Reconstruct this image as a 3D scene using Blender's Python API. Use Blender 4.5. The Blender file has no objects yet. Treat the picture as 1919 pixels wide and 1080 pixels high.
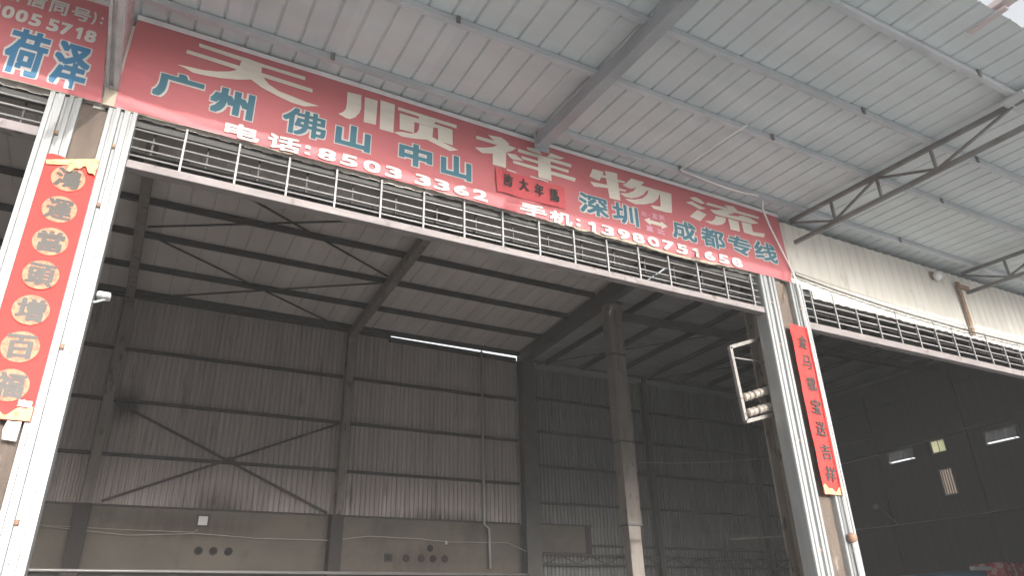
import bpy, bmesh, math, random
from mathutils import Vector, Matrix
from math import radians, sin, cos, pi
random.seed(7)
S = bpy.context.scene
COL = S.collection

# ---------------------------------------------------------------- camera, sky, sun, exposure
def setup_view():
    cd = bpy.data.cameras.new('camera'); cam = bpy.data.objects.new('camera', cd); COL.objects.link(cam)
    cd.sensor_width = 36.0; cd.lens = 36.0 * 1358.8 / 1919.0; cd.clip_start = 0.05; cd.clip_end = 2000
    yaw, pit, roll = radians(28.772), radians(25.527), radians(-1.6606)
    f = Vector((sin(yaw)*cos(pit), cos(yaw)*cos(pit), sin(pit))); r = Vector((cos(yaw), -sin(yaw), 0)); u = r.cross(f)
    r2 = cos(roll)*r + sin(roll)*u; u2 = -sin(roll)*r + cos(roll)*u
    M = Matrix((r2, u2, -f)).transposed().to_4x4(); M.translation = Vector((0, -6, 1.6)); cam.matrix_world = M
    S.camera = cam
setup_view()
SUN_DIR = Vector((0.10, -1.0, 0.197)).normalized()      # towards the sun: low, in front of the facade
EL = math.asin(SUN_DIR.z)
W = bpy.data.worlds.new('World'); S.world = W; W.use_nodes = True
nt = W.node_tree; nt.nodes.clear()
sky = nt.nodes.new('ShaderNodeTexSky'); sky.sky_type = 'NISHITA'; sky.sun_disc = False
sky.sun_elevation = EL; sky.sun_rotation = math.atan2(SUN_DIR.x, SUN_DIR.y)
sky.air_density = 1.0; sky.dust_density = 3.0; sky.ozone_density = 1.0
hs = nt.nodes.new('ShaderNodeHueSaturation'); hs.inputs['Saturation'].default_value = 0.15
bg = nt.nodes.new('ShaderNodeBackground'); bg.inputs['Strength'].default_value = 0.15
out = nt.nodes.new('ShaderNodeOutputWorld')
nt.links.new(sky.outputs[0], hs.inputs['Color']); nt.links.new(hs.outputs[0], bg.inputs[0]); nt.links.new(bg.outputs[0], out.inputs[0])
sl = bpy.data.lights.new('sun', 'SUN'); sl.energy = 1.05; sl.angle = radians(.5); sl.color = (1.0, 0.965, 0.92)
so = bpy.data.objects.new('sun', sl); COL.objects.link(so); so.rotation_euler = SUN_DIR.to_track_quat('Z', 'Y').to_euler(); so.location = (0, -30, 20)
S.view_settings.view_transform = 'Standard'; S.view_settings.look = 'None'; S.view_settings.gamma = 1.0
S.view_settings.use_curve_mapping = False; S.view_settings.exposure = 1.78

# ---------------------------------------------------------------- materials
def mat(name, col, rough=0.6, metal=0.0, col2=None, scale=(3, 3, 3), lo=0.35, hi=0.65, bump=0.0, bscale=40, rnd=0.0,
        stain=None, sscale=(1, 1, 1), slo=0.55, shi=0.72, detail=6, spec=0.5):
    m = bpy.data.materials.new(name); m.use_nodes = True; n = m.node_tree.nodes; L = m.node_tree.links
    b = n['Principled BSDF']; b.inputs['Roughness'].default_value = rough; b.inputs['Metallic'].default_value = metal
    b.inputs['Specular IOR Level'].default_value = spec
    b.inputs['Base Color'].default_value = (*col, 1)
    g = n.new('ShaderNodeNewGeometry'); last = None
    def noise(sc, det=detail, off=0.0):
        mp = n.new('ShaderNodeMapping'); mp.inputs['Scale'].default_value = sc; mp.inputs['Location'].default_value = (off, off*1.7, off*.6)
        L.new(g.outputs['Position'], mp.inputs['Vector'])
        t = n.new('ShaderNodeTexNoise'); t.inputs['Scale'].default_value = 1.0; t.inputs['Detail'].default_value = det
        t.inputs['Roughness'].default_value = 0.62
        L.new(mp.outputs[0], t.inputs['Vector']); return t.outputs['Fac']
    def ramp(src, a, c):
        r = n.new('ShaderNodeMapRange'); r.inputs[1].default_value = a; r.inputs[2].default_value = c; L.new(src, r.inputs[0]); return r.outputs[0]
    def mix(fac, a, c):
        x = n.new('ShaderNodeMix'); x.data_type = 'RGBA'; L.new(fac, x.inputs[0])
        for i, v in ((6, a), (7, c)):
            if hasattr(v, 'links'): L.new(v, x.inputs[i])
            else: x.inputs[i].default_value = (*v, 1)
        return x.outputs[2]
    last = col
    if col2: last = mix(ramp(noise(scale), lo, hi), col, col2)
    if stain: last = mix(ramp(noise(sscale, off=11.3), slo, shi), last, stain)
    if rnd:
        oi = n.new('ShaderNodeObjectInfo'); mr = n.new('ShaderNodeMapRange'); mr.inputs[3].default_value = 1 - rnd; mr.inputs[4].default_value = 1 + rnd
        L.new(oi.outputs['Random'], mr.inputs[0]); hv = n.new('ShaderNodeHueSaturation'); L.new(mr.outputs[0], hv.inputs['Value'])
        if hasattr(last, 'links'): L.new(last, hv.inputs['Color'])
        else: hv.inputs['Color'].default_value = (*last, 1)
        last = hv.outputs[0]
    if hasattr(last, 'links'): L.new(last, b.inputs['Base Color'])
    if bump:
        bp = n.new('ShaderNodeBump'); bp.inputs['Strength'].default_value = bump; bp.inputs['Distance'].default_value = 0.02
        L.new(noise((bscale,)*3, 4), bp.inputs['Height']); L.new(bp.outputs[0], b.inputs['Normal'])
    return m
M = {}
M['yard'] = mat('yard_concrete', (.45, .455, .455), .85, col2=(.37, .375, .375), scale=(.4, .4, .4), bump=.3)
M['floor'] = mat('hall_floor', (.31, .29, .275), .8, col2=(.24, .225, .21), scale=(.5, .5, .5))
M['canopy'] = mat('canopy_sheet', (.585, .628, .635), .5, col2=(.53, .568, .575), scale=(.6, 2.5, 1), rnd=.04, stain=(.45, .49, .50), sscale=(1.5, .5, 1), slo=.6, shi=.8, spec=.3)
M['canopy_steel'] = mat('canopy_steel', (.52, .54, .56), .5, .1, col2=(.42, .44, .46), scale=(2, 2, 2))
M['post'] = mat('brown_post', (.30, .255, .215), .8, col2=(.22, .185, .155), scale=(6, 6, 1), stain=(.07, .055, .05), sscale=(7, 7, 2.2), slo=.55, shi=.62)
M['mid_col'] = mat('pale_concrete', (.25, .222, .195), .85, col2=(.185, .162, .143), scale=(6, 6, 1.2), bump=.4, stain=(.12, .10, .09), sscale=(8, 8, 3), slo=.58, shi=.68)
M['truss_steel'] = mat('truss_steel', (.21, .21, .21), .6, .1, col2=(.15, .14, .13), scale=(4, 4, 4))
M['galv'] = mat('galvanised_rail', (.345, .352, .352), .42, .2, col2=(.285, .29, .29), scale=(14, 14, 1.2), stain=(.21, .175, .14), sscale=(9, 9, 2.5), slo=.66, shi=.76)
M['galv_dull'] = mat('galvanised_dull', (.50, .52, .53), .45, .3, col2=(.38, .39, .40), scale=(6, 6, 3))
M['pillar'] = mat('pillar_concrete', (.165, .128, .10), .85, col2=(.11, .085, .07), scale=(5, 5, 1.2), bump=.4, stain=(.24, .21, .175), sscale=(8, 8, 3), slo=.6, shi=.7)
M['cream'] = mat('cream_fascia', (.67, .64, .585), .6, col2=(.61, .58, .52), scale=(5, 5, .7), rnd=.03, stain=(.45, .415, .36), sscale=(6, 6, 1.2), slo=.62, shi=.75)
M['lintel'] = mat('lintel_steel', (.255, .225, .222), .55, .1, col2=(.195, .17, .166), scale=(3, 3, 8), stain=(.12, .095, .085), sscale=(7, 7, 7), slo=.6, shi=.7)
M['bar'] = mat('grille_bar', (.40, .39, .39), .42, .2, col2=(.31, .30, .295), scale=(5, 5, 5))
M['dark_bar'] = mat('inner_bar', (.07, .068, .065), .6, .2)
def cloth_mat(name, a, b_): return mat(name, a, .55, col2=b_, scale=(.9, 1, 3), bump=.06, bscale=14, stain=tuple(v*.72 for v in b_), sscale=(1.2, 1, 1.6), slo=.6, shi=.8)
M['red'] = cloth_mat('red_banner', (.53, .148, .158), (.475, .135, .147))
M['maroon'] = mat('banner_back', (.30, .05, .06), .7)
M['hem'] = mat('banner_hem', (.30, .25, .19), .7, col2=(.40, .34, .26), scale=(6, 6, 6))
M['batten'] = mat('white_batten', (.80, .77, .77), .55, col2=(.70, .66, .66), scale=(3, 3, 3))
M['ivory'] = mat('ivory_print', (.70, .65, .565), .6, col2=(.62, .57, .50), scale=(2, 2, 9))
M['white_print'] = mat('white_print', (.58, .56, .525), .6)
M['blue'] = mat('blue_print', (.048, .150, .215), .55, col2=(.055, .165, .205), scale=(4, 4, 4))
M['blue2'] = mat('blue_print_bright', (.025, .165, .33), .55, col2=(.04, .155, .27), scale=(5, 5, 5))
M['scribble'] = mat('faded_marker', (.62, .34, .44), .7)
M['paper'] = mat('red_paper', (.50, .026, .020), .65, col2=(.45, .028, .022), scale=(3, 3, 3), bump=.15, bscale=25)
M['paper2'] = mat('red_paper_plaque', (.56, .085, .095), .6, col2=(.50, .075, .09), scale=(5, 5, 5), bump=.2, bscale=18)
M['beam'] = mat('canopy_beam_steel', (.37, .39, .41), .5, .1, col2=(.30, .32, .335), scale=(2, 2, 2))
M['rack'] = mat('rack_iron', (.22, .20, .185), .6, .2, col2=(.30, .28, .26), scale=(9, 9, 9))
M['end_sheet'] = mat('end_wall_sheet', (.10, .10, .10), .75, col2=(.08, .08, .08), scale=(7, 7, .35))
M['pink_steel'] = mat('pinkish_steel', (.55, .46, .46), .5)
M['gold'] = mat('gold_print', (.52, .21, .12), .6, col2=(.50, .135, .075), scale=(45, 45, 45), lo=.5, hi=.56, detail=2)
M['gold_edge'] = mat('gold_border', (.58, .42, .20), .6, col2=(.55, .21, .10), scale=(25, 25, 25), lo=.48, hi=.62)
M['ink'] = mat('black_ink', (.035, .030, .028), .6)
M['ink_grey'] = mat('glossy_ink', (.045, .038, .030), .45)
M['sheet_in'] = mat('wall_sheet', (.43, .38, .365), .7, col2=(.33, .29, .275), scale=(7, 7, .35), rnd=.08, stain=(.16, .135, .125), sscale=(3.5, 3.5, .5), slo=.58, shi=.75)
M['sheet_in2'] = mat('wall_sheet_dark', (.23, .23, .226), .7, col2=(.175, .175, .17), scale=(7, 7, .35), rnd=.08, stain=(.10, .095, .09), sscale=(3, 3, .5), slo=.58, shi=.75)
M['roof_in'] = mat('roof_sheet_inside', (.68, .63, .61), .7, col2=(.58, .535, .515), scale=(.8, .5, 1), rnd=.06)
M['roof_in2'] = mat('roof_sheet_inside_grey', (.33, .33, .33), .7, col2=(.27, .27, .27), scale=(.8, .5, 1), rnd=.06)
M['steel_in'] = mat('hall_steel', (.11, .105, .10), .65, .1, col2=(.08, .075, .07), scale=(3, 3, 3))
M['col_in'] = mat('hall_column', (.24, .21, .19), .75, col2=(.17, .145, .13), scale=(6, 6, 1), stain=(.09, .075, .07), sscale=(7, 7, 2.5), slo=.56, shi=.66)
M['girt'] = mat('girt_steel', (.062, .054, .048), .7, col2=(.045, .04, .036), scale=(3, 3, 3))
M['plaster'] = mat('base_plaster', (.155, .135, .11), .9, col2=(.115, .10, .085), scale=(.7, .7, 1.3), bump=.3, bscale=9, stain=(.09, .077, .065), sscale=(1.1, 1.1, .8), slo=.54, shi=.72)
M['plaster2'] = mat('pilaster', (.055, .046, .042), .9, col2=(.042, .036, .033), scale=(4, 4, 2))
M['wall_block'] = mat('front_block_wall', (.24, .22, .20), .9)
M['pvc'] = mat('white_conduit', (.84, .83, .80), .45, col2=(.74, .72, .69), scale=(4, 4, 4))
M['cable'] = mat('black_cable', (.10, .09, .08), .6)
M['cable_light'] = mat('pale_cable', (.36, .33, .28), .6)
M['pipe'] = mat('steel_pipe', (.40, .39, .38), .4, .4)
M['porcelain'] = mat('porcelain', (.42, .37, .33), .4, col2=(.30, .26, .22), scale=(20, 20, 20))
M['rust'] = mat('rust', (.22, .13, .09), .85, col2=(.33, .22, .15), scale=(12, 12, 12))
M['hole'] = mat('painted_hole_shade', (.012, .010, .010), .9)  # near-black colour that paints the shade inside the wall holes
M['box'] = mat('fitting_plastic', (.62, .62, .60), .5)
M['pink_net'] = mat('patterned_sheet', (.42, .22, .23), .7, col2=(.50, .44, .43), scale=(28, 28, 22), lo=.44, hi=.56, detail=3)
M['glass_beige'] = mat('beige_blind', (.52, .40, .24), .5, col2=(.40, .29, .17), scale=(3, 30, .5))
M['flap'] = mat('window_flap', (.30, .30, .30), .5, .2, col2=(.22, .22, .22), scale=(2, 14, 2))
M['tarp_blue'] = mat('blue_tarp', (.05, .19, .28), .6, col2=(.04, .14, .22), scale=(2, 2, 2))
M['tarp_red'] = mat('red_tarp', (.50, .05, .06), .6, col2=(.62, .36, .34), scale=(8, 8, 8), lo=.52, hi=.56)
M['tape'] = mat('clear_tape', (.60, .57, .55), .3)
M['glasspane'] = mat('lamp_glass', (.55, .56, .56), .2)

def translucent(name, col, w=.85):
    m = bpy.data.materials[name]; n = m.node_tree.nodes; L = m.node_tree.links; b = n['Principled BSDF']
    t = n.new('ShaderNodeBsdfTranslucent'); t.inputs[0].default_value = (*col, 1); x = n.new('ShaderNodeMixShader'); x.inputs[0].default_value = w
    if b.inputs['Base Color'].links: L.new(b.inputs['Base Color'].links[0].from_socket, t.inputs[0])
    L.new(b.outputs[0], x.inputs[1]); L.new(t.outputs[0], x.inputs[2]); L.new(x.outputs[0], n['Material Output'].inputs[0])
M['flap_sheet'] = mat('flap_fibreglass', (.20, .20, .20), .5, col2=(.11, .11, .11), scale=(2, 9, 2)); translucent('flap_fibreglass', (.15, .15, .15), .7)
M['yellow_pane'] = mat('frosted_yellow_pane', (.95, .93, .72), .4); translucent('frosted_yellow_pane', (.95, .93, .72), .9)
translucent('beige_blind', (.5, .4, .25), .85)
def soot(key, boxes, col):
    m = M[key]; n = m.node_tree.nodes; L = m.node_tree.links; b = n['Principled BSDF']; src = b.inputs['Base Color'].links[0].from_socket
    g = n.new('ShaderNodeNewGeometry'); sp = n.new('ShaderNodeSeparateXYZ'); L.new(g.outputs['Position'], sp.inputs[0])
    mp = n.new('ShaderNodeMapping'); mp.inputs['Scale'].default_value = (7, 1, .9); L.new(g.outputs['Position'], mp.inputs[0])
    nz = n.new('ShaderNodeTexNoise'); nz.inputs['Scale'].default_value = 1.0; nz.inputs['Detail'].default_value = 4; L.new(mp.outputs[0], nz.inputs['Vector'])
    for xc, hw, zc, hh in boxes:
        def tri(sock, c, w):
            s = n.new('ShaderNodeMath'); s.operation = 'SUBTRACT'; L.new(sock, s.inputs[0]); s.inputs[1].default_value = c
            q = n.new('ShaderNodeMath'); q.operation = 'ABSOLUTE'; L.new(s.outputs[0], q.inputs[0])
            r = n.new('ShaderNodeMapRange'); r.inputs[1].default_value = 0; r.inputs[2].default_value = w; r.inputs[3].default_value = 1; r.inputs[4].default_value = 0; L.new(q.outputs[0], r.inputs[0]); return r.outputs[0]
        k = n.new('ShaderNodeMath'); k.operation = 'MULTIPLY'; L.new(tri(sp.outputs['X'], xc, hw), k.inputs[0]); L.new(tri(sp.outputs['Z'], zc, hh), k.inputs[1])
        k2 = n.new('ShaderNodeMath'); k2.operation = 'MULTIPLY'; L.new(k.outputs[0], k2.inputs[0]); L.new(nz.outputs['Fac'], k2.inputs[1])
        r = n.new('ShaderNodeMapRange'); r.inputs[1].default_value = .10; r.inputs[2].default_value = .42; r.inputs[4].default_value = .85; L.new(k2.outputs[0], r.inputs[0])
        x = n.new('ShaderNodeMix'); x.data_type = 'RGBA'; L.new(r.outputs[0], x.inputs[0]); L.new(src, x.inputs[6]); x.inputs[7].default_value = (*col, 1); src = x.outputs[2]
    L.new(src, b.inputs['Base Color'])
soot('sheet_in', [(2.4, 1.6, 4.6, .9), (8.4, 2.4, 4.55, .55), (-.1, .8, 7.0, .8)], (.07, .058, .05))
soot('plaster', [(1.8, 2.6, 4.2, .5), (8.0, 2.6, 3.5, .6)], (.08, .062, .052))

# ---------------------------------------------------------------- geometry helpers
def link(name, me, m=None, parent=None):
    o = bpy.data.objects.new(name, me); COL.objects.link(o)
    if parent is not None: o.parent = parent
    if m is not None and len(me.materials) == 0: me.materials.append(M[m])
    return o
def mesh(name, v, f, m, parent=None, smooth=False):
    me = bpy.data.meshes.new(name); me.from_pydata(v, [], f); me.update()
    if smooth: me.polygons.foreach_set('use_smooth', [True]*len(me.polygons))
    return link(name, me, m, parent)
def tag(o, label, cat, group=None, kind=None):
    if label: o['label'] = label
    if cat: o['category'] = cat
    if group: o['group'] = group
    if kind: o['kind'] = kind
    return o
def thing(name, label, cat, group=None):
    o = bpy.data.objects.new(name, None); COL.objects.link(o); o.empty_display_size = .1
    return tag(o, label, cat, group)
def node(name, parent):
    o = bpy.data.objects.new(name, None); COL.objects.link(o); o.parent = parent; return o
BF = [(0, 3, 2, 1), (4, 5, 6, 7), (0, 1, 5, 4), (1, 2, 6, 5), (2, 3, 7, 6), (3, 0, 4, 7)]
def boxg(x0, x1, y0, y1, z0, z1):
    return [(x0, y0, z0), (x1, y0, z0), (x1, y1, z0), (x0, y1, z0), (x0, y0, z1), (x1, y0, z1), (x1, y1, z1), (x0, y1, z1)], list(BF)
def bevel(o, w=.004, n=1):
    b = bmesh.new(); b.from_mesh(o.data); bmesh.ops.bevel(b, geom=b.edges[:], offset=w, segments=n, affect='EDGES', clamp_overlap=True); b.to_mesh(o.data); b.free(); return o
def box(name, x0, x1, y0, y1, z0, z1, m, parent=None, bv=0):
    v, f = boxg(x0, x1, y0, y1, z0, z1); o = mesh(name, v, f, m, parent)
    return bevel(o, bv) if bv else o
def joing(parts):
    V, F = [], []
    for v, f in parts:
        k = len(V); V += list(v); F += [tuple(i+k for i in q) for q in f]
    return V, F
def barg(a, b, w, h, up=(0, 0, 1)):
    a, b = Vector(a), Vector(b); d = (b-a).normalized(); up = Vector(up)
    s = d.cross(up); s = s.normalized() if s.length > 1e-4 else Vector((1, 0, 0)); t = s.cross(d)
    V = []
    for p in (a, b):
        for i, j in ((-1, -1), (1, -1), (1, 1), (-1, 1)): V.append(tuple(p + s*(i*w/2) + t*(j*h/2)))
    return V, [(3, 2, 1, 0), (4, 5, 6, 7), (0, 1, 5, 4), (1, 2, 6, 5), (2, 3, 7, 6), (3, 0, 4, 7)]
def bar(name, a, b, w, h, m, parent=None, up=(0, 0, 1)):
    v, f = barg(a, b, w, h, up); return mesh(name, v, f, m, parent)
def tubeg(pts, r, n=8):
    P = [Vector(p) for p in pts]; V, F = [], []
    for i, p in enumerate(P):
        d = (P[min(i+1, len(P)-1)] - P[max(i-1, 0)]).normalized(); up = Vector((0, 0, 1)) if abs(d.z) < .9 else Vector((1, 0, 0))
        s = d.cross(up).normalized(); t = s.cross(d)
        for k in range(n): a = 2*pi*k/n; V.append(tuple(p + s*(r*cos(a)) + t*(r*sin(a))))
    for i in range(len(P)-1):
        for k in range(n): F.append((i*n+k, i*n+(k+1) % n, (i+1)*n+(k+1) % n, (i+1)*n+k))
    F.append(tuple(range(n-1, -1, -1))); F.append(tuple(range((len(P)-1)*n, len(P)*n)))
    return V, F
def tube(name, pts, r, m, parent=None, n=8):
    v, f = tubeg(pts, r, n); return mesh(name, v, f, m, parent, True)
def lathe(prof, a, b, n=14):
    """profile (t along the axis a->b, radius)"""
    a, b = Vector(a), Vector(b); d = (b-a); dn = d.normalized(); up = Vector((0, 0, 1)) if abs(dn.z) < .9 else Vector((1, 0, 0))
    s = dn.cross(up).normalized(); t = s.cross(dn); V, F = [], []
    for q, r in prof:
        c = a + d*q
        for k in range(n): g = 2*pi*k/n; V.append(tuple(c + s*(r*cos(g)) + t*(r*sin(g))))
    for i in range(len(prof)-1):
        for k in range(n): F.append((i*n+k, i*n+(k+1) % n, (i+1)*n+(k+1) % n, (i+1)*n+k))
    F.append(tuple(range(n-1, -1, -1))); F.append(tuple(range((len(prof)-1)*n, len(prof)*n)))
    return V, F
def sag(a, b, drop, n=10, wob=0.0):
    a, b = Vector(a), Vector(b); R = []
    for i in range(n+1):
        t = i/n; p = a.lerp(b, t); p.z -= drop*4*t*(1-t) + (random.uniform(-wob, wob) if 0 < i < n else 0); R.append(tuple(p))
    return R
def prof_sheet(name, prof, v0, v1, fn, m, parent, segs=1):
    """profile points (u, h) swept from v0 to v1; fn(u, v, h) gives the point; two skins 1 mm apart would be invisible, so one skin"""
    V, F = [], []; n = len(prof)
    for j in range(segs+1):
        v = v0 + (v1-v0)*j/segs
        for u, h in prof: V.append(fn(u, v, h))
    for j in range(segs):
        for i in range(n-1): F.append((j*n+i, j*n+i+1, (j+1)*n+i+1, (j+1)*n+i))
    return mesh(name, V, F, m, parent)
def rib_profile(u0, n, pitch, rw, rh, side=.012):
    P = [(u0, 0)]
    for i in range(n):
        c = u0 + pitch*(i+.5)
        P += [(c-rw/2, 0), (c-rw/2+side, rh), (c+rw/2-side, rh), (c+rw/2, 0)]
    P.append((u0+n*pitch, 0)); return P
def wave_profile(u0, n, pitch, h):
    P = []
    for i in range(n):
        c = u0 + i*pitch
        P += [(c, 0), (c+pitch*.30, 0), (c+pitch*.42, h), (c+pitch*.80, h), (c+pitch*.92, 0)]
    P.append((u0+n*pitch, 0)); return P

# ---------------------------------------------------------------- lettering
GL = {'1': ([(-.5, .12), (-.5, .30), (-.16, .38), (.06, .5), (.5, .5), (.5, -.5), (.0, -.5), (.0, .16)], [(0, 1, 2, 7), (7, 2, 3), (7, 3, 4), (6, 7, 4, 5)])}
def glyph(ch):
    if ch in GL: return GL[ch]
    c = bpy.data.curves.new('g', 'FONT'); c.body = ch; c.resolution_u = 4; c.fill_mode = 'FRONT'
    o = bpy.data.objects.new('g', c); COL.objects.link(o); bpy.context.view_layer.update()
    me = bpy.data.meshes.new_from_object(o.evaluated_get(bpy.context.evaluated_depsgraph_get()))
    v = [(p.co.x, p.co.y) for p in me.vertices]; f = [tuple(q.vertices) for q in me.polygons]
    bpy.data.objects.remove(o); bpy.data.meshes.remove(me); bpy.data.curves.remove(c)
    xs = [p[0] for p in v]; ys = [p[1] for p in v]; x0, x1, y0, y1 = min(xs), max(xs), min(ys), max(ys)
    v = [((x-(x0+x1)/2)/max(x1-x0, 1e-6), (y-(y0+y1)/2)/max(y1-y0, 1e-6)) for x, y in v]
    GL[ch] = (v, f); return GL[ch]
def print_glyph(name, ch, cx, cz, w, h, y, rad, m, parent, n=8, surf=None, shear=0.0, rot=0.0, rx=1.0, jit=0.0):
    """one printed character: its outline thickened by rad, lying on the plane y (or on a wavy surface)"""
    gv, gf = glyph(ch); V, F = [], []
    rng = random.Random(ord(ch)); jv = [(rng.uniform(-jit, jit), rng.uniform(-jit, jit)) for _ in gv]
    ring = [(-1, -1), (0, -1), (1, -1), (1, 0), (1, 1), (0, 1), (-1, 1), (-1, 0)]
    if n > 8: ring += [(.5, 1), (-.5, 1), (.5, -1), (-.5, -1), (1, .5), (1, -.5), (-1, .5), (-1, -.5)]
    if n < 7: ring = [(cos(2*pi*k/n), sin(2*pi*k/n)) for k in range(n)]
    offs = [(0, 0)] + [(rad*rx*p, rad*q) for p, q in ring] if rad > 0 else [(0, 0)]
    for k, (ox, oz) in enumerate(offs):
        b = len(V); yy = y - k*.00015
        for (gx, gy), (jx, jy) in zip(gv, jv):
            px, pz = (gx+jx)*(w-2*rad*rx) + ox, (gy+jy)*(h-2*rad) + oz
            px, pz = px*cos(rot)-pz*sin(rot) + shear*pz, px*sin(rot)+pz*cos(rot)
            X, Z = cx+px, cz+pz
            V.append((X, yy + (surf(X, Z) if surf else 0), Z))
        F += [tuple(i+b for i in q) for q in gf]
    return mesh(name, V, F, m, parent)
def poly_print(name, polys, y, m, parent, surf=None):
    V, F = [], []
    from mathutils.geometry import tessellate_polygon
    for k, P in enumerate(polys):
        b = len(V)
        for x, z in P: V.append((x, y - k*.0003 + (surf(x, z) if surf else 0), z))
        F += [tuple(b+i for i in t) for t in tessellate_polygon([[Vector((x, z, 0)) for x, z in P]])]
    return mesh(name, V, F, m, parent)

# ================================================================ the setting
tag(box('yard_ground', -150, 150, -150, 0.02, -.5, 0, 'yard'), 'grey concrete yard in front of the warehouse', 'ground', kind='structure')
tag(box('warehouse_floor', -14, 26, 0.02, 14, -.5, .15, 'floor'), 'worn dark concrete floor inside the warehouse', 'floor', kind='structure')

# ---------------------------------------------------------------- warehouse shell, back wall
YB = 14.0
def wall_sheets(parent, x0, x1, z0, z1, m, pitch=.135, y=YB):
    n = 7; w = pitch*n; x = x0
    while x < x1-.01:
        nn = min(n, max(1, int(round((x1-x)/pitch))))
        pr = wave_profile(x, nn, pitch, .042) + [(x+nn*pitch+.03, .0)]; zz0 = z0 + random.uniform(-.012, .012); zz1 = z1 + random.uniform(-.015, .01)
        dy = random.uniform(0, .004)
        prof_sheet('wall_sheet', pr, zz0, zz1, lambda u, v, h: (u, y + dy - h, v), m, parent, 1)
        x += nn*pitch
bw = thing('corrugated_wall', 'brownish corrugated sheet wall at the back of the open hall, above the plaster base', 'wall')
wall_sheets(bw, -14, 6.58, 4.58, 9.98, 'sheet_in'); wall_sheets(bw, 6.60, 11.3, 4.58, 9.83, 'sheet_in')
COLX = [-12.4, -6.45, -.53, 5.38]
for z in (8.44, 7.10, 5.76):
    for a, b in ((-14, -12.5), (-12.28, -6.56), (-6.33, -.64), (-.42, 5.27), (5.5, 10.98)):
        box('girt', a, b, 13.86, 13.965, z-.035, z+.035, 'girt', bw)
box('eave_strip', -14, 6.6, 13.84, 13.96, 9.86, 9.96, 'girt', bw)
bar('eave_strip', (6.6, 13.90, 9.825), (10.98, 13.90, 9.785), .10, .14, 'girt', bw)
box('base_flashing', -14, 10.98, 13.90, 13.97, 4.565, 4.60, 'girt', bw)
bw2 = thing('corrugated_wall', 'darker grey corrugated sheet wall behind the tall free-standing column', 'wall')
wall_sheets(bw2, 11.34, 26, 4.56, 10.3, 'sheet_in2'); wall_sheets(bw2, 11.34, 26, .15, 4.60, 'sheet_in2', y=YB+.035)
for z in (8.59, 7.48, 6.375, 5.24, 4.02):
    for a, b in ((11.5, 15.94), (16.17, 20.9), (21.1, 25.9)):
        box('girt', a if z > 4.1 else max(a, 13.5), b, 13.86, 13.965, z-.032, z+.032, 'girt', bw2)
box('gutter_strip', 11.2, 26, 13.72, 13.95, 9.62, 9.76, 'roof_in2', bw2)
base = thing('plaster_wall', 'stained plaster base wall under the brown corrugated sheets', 'wall')
box('wall_face', -14, 11.3, 13.98, 14.25, 0, 4.57, 'plaster', base)
for x in (-.52, 5.36): box('pilaster', x-.17, x+.15, 13.62, 13.979, 0, 4.56, 'plaster2', base)
box('base_strip', -14, 10.98, 13.9, 13.978, 3.0, 3.1, 'girt', base)
stub = thing('plaster_panel', 'short brown plaster panel beside the thick dark wall column', 'panel')
box('panel_face', 11.1, 13.25, 13.84, 13.93, 3.78, 4.575, 'plaster', stub); box('panel_edge', 13.25, 13.46, 13.82, 13.95, 3.78, 4.575, 'plaster2', stub)
box('panel_cap', 11.1, 13.5, 13.80, 13.95, 4.577, 4.62, 'girt', stub)
# long lattice rail low on the back wall
lt = thing('lattice_rail', 'dark lattice girder running low along the back wall', 'girder')
bar('chord', (11.1, 13.75, 3.72), (22, 13.75, 3.72), .06, .06, 'girt', lt); bar('chord', (11.1, 13.75, 3.43), (22, 13.75, 3.43), .06, .06, 'girt', lt)
for i in range(20):
    x = 11.2+i*.54; z0, z1 = (3.46, 3.69) if i % 2 else (3.69, 3.46); bar('web', (x, 13.75, z0), (x+.54, 13.75, z1), .03, .03, 'girt', lt)
# front wall above the openings, closed wall ends, end walls
fw = thing('front_wall', 'unseen rough masonry front wall above the door openings behind the signs', 'wall')
box('wall_face', -14, 26, .30, .45, 5.86, 11.0, 'wall_block', fw)  # unseen wall, added to block light above the doors
box('wall_face', -14, -8.6, .30, .45, 0, 5.86, 'wall_block', fw); box('wall_face', 15.4, 26, .30, .45, 0, 5.86, 'wall_block', fw)  # unseen; right stretch closed so that hall stays dark
lw = thing('end_wall', 'plain end wall closing the hall on the far side of the neighbouring unit', 'wall'); box('wall_face', -14.2, -14.0, .3, 14.2, 0, 10.9, 'sheet_in', lw)
ew = thing('end_wall', 'very dark end wall with small high windows beyond the second doorway', 'wall')
XE = 26.0
HOLES = [(9.42, 10.0, 7.08, 7.56), (10.64, 11.76, 7.04, 7.52), (6.9, 8.04, 6.96, 7.44), (9.41, 9.95, 5.6, 6.52)]
ys = sorted({.3, 14.2, *[h[0] for h in HOLES], *[h[1] for h in HOLES]}); zs = sorted({0, 10.9, *[h[2] for h in HOLES], *[h[3] for h in HOLES]})
PV, PF = [], []
for a, b in zip(ys, ys[1:]):
    runs = []; cur = None
    for c, d in zip(zs, zs[1:]):
        hole = any(h[0] <= (a+b)/2 <= h[1] and h[2] <= (c+d)/2 <= h[3] for h in HOLES)
        if hole:
            if cur: runs.append(cur); cur = None
        else: cur = (cur[0], d) if cur else (c, d)
    if cur: runs.append(cur)
    for c, d in runs:
        v, f = boxg(XE, XE+.12, a, b, c, d); k = len(PV); PV += v; PF += [tuple(i+k for i in q) for q in f]
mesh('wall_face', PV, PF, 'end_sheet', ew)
for z in (7.62, 4.76, 9.3): box('girt', XE-.1, XE-.003, .5, 13.8, z-.03, z+.03, 'end_sheet', ew)
for y in (2.5, 5.3, 8.6, 12.2): box('post', XE-.16, XE-.104, y-.08, y+.08, .2, 9.8, 'end_sheet', ew)
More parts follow.
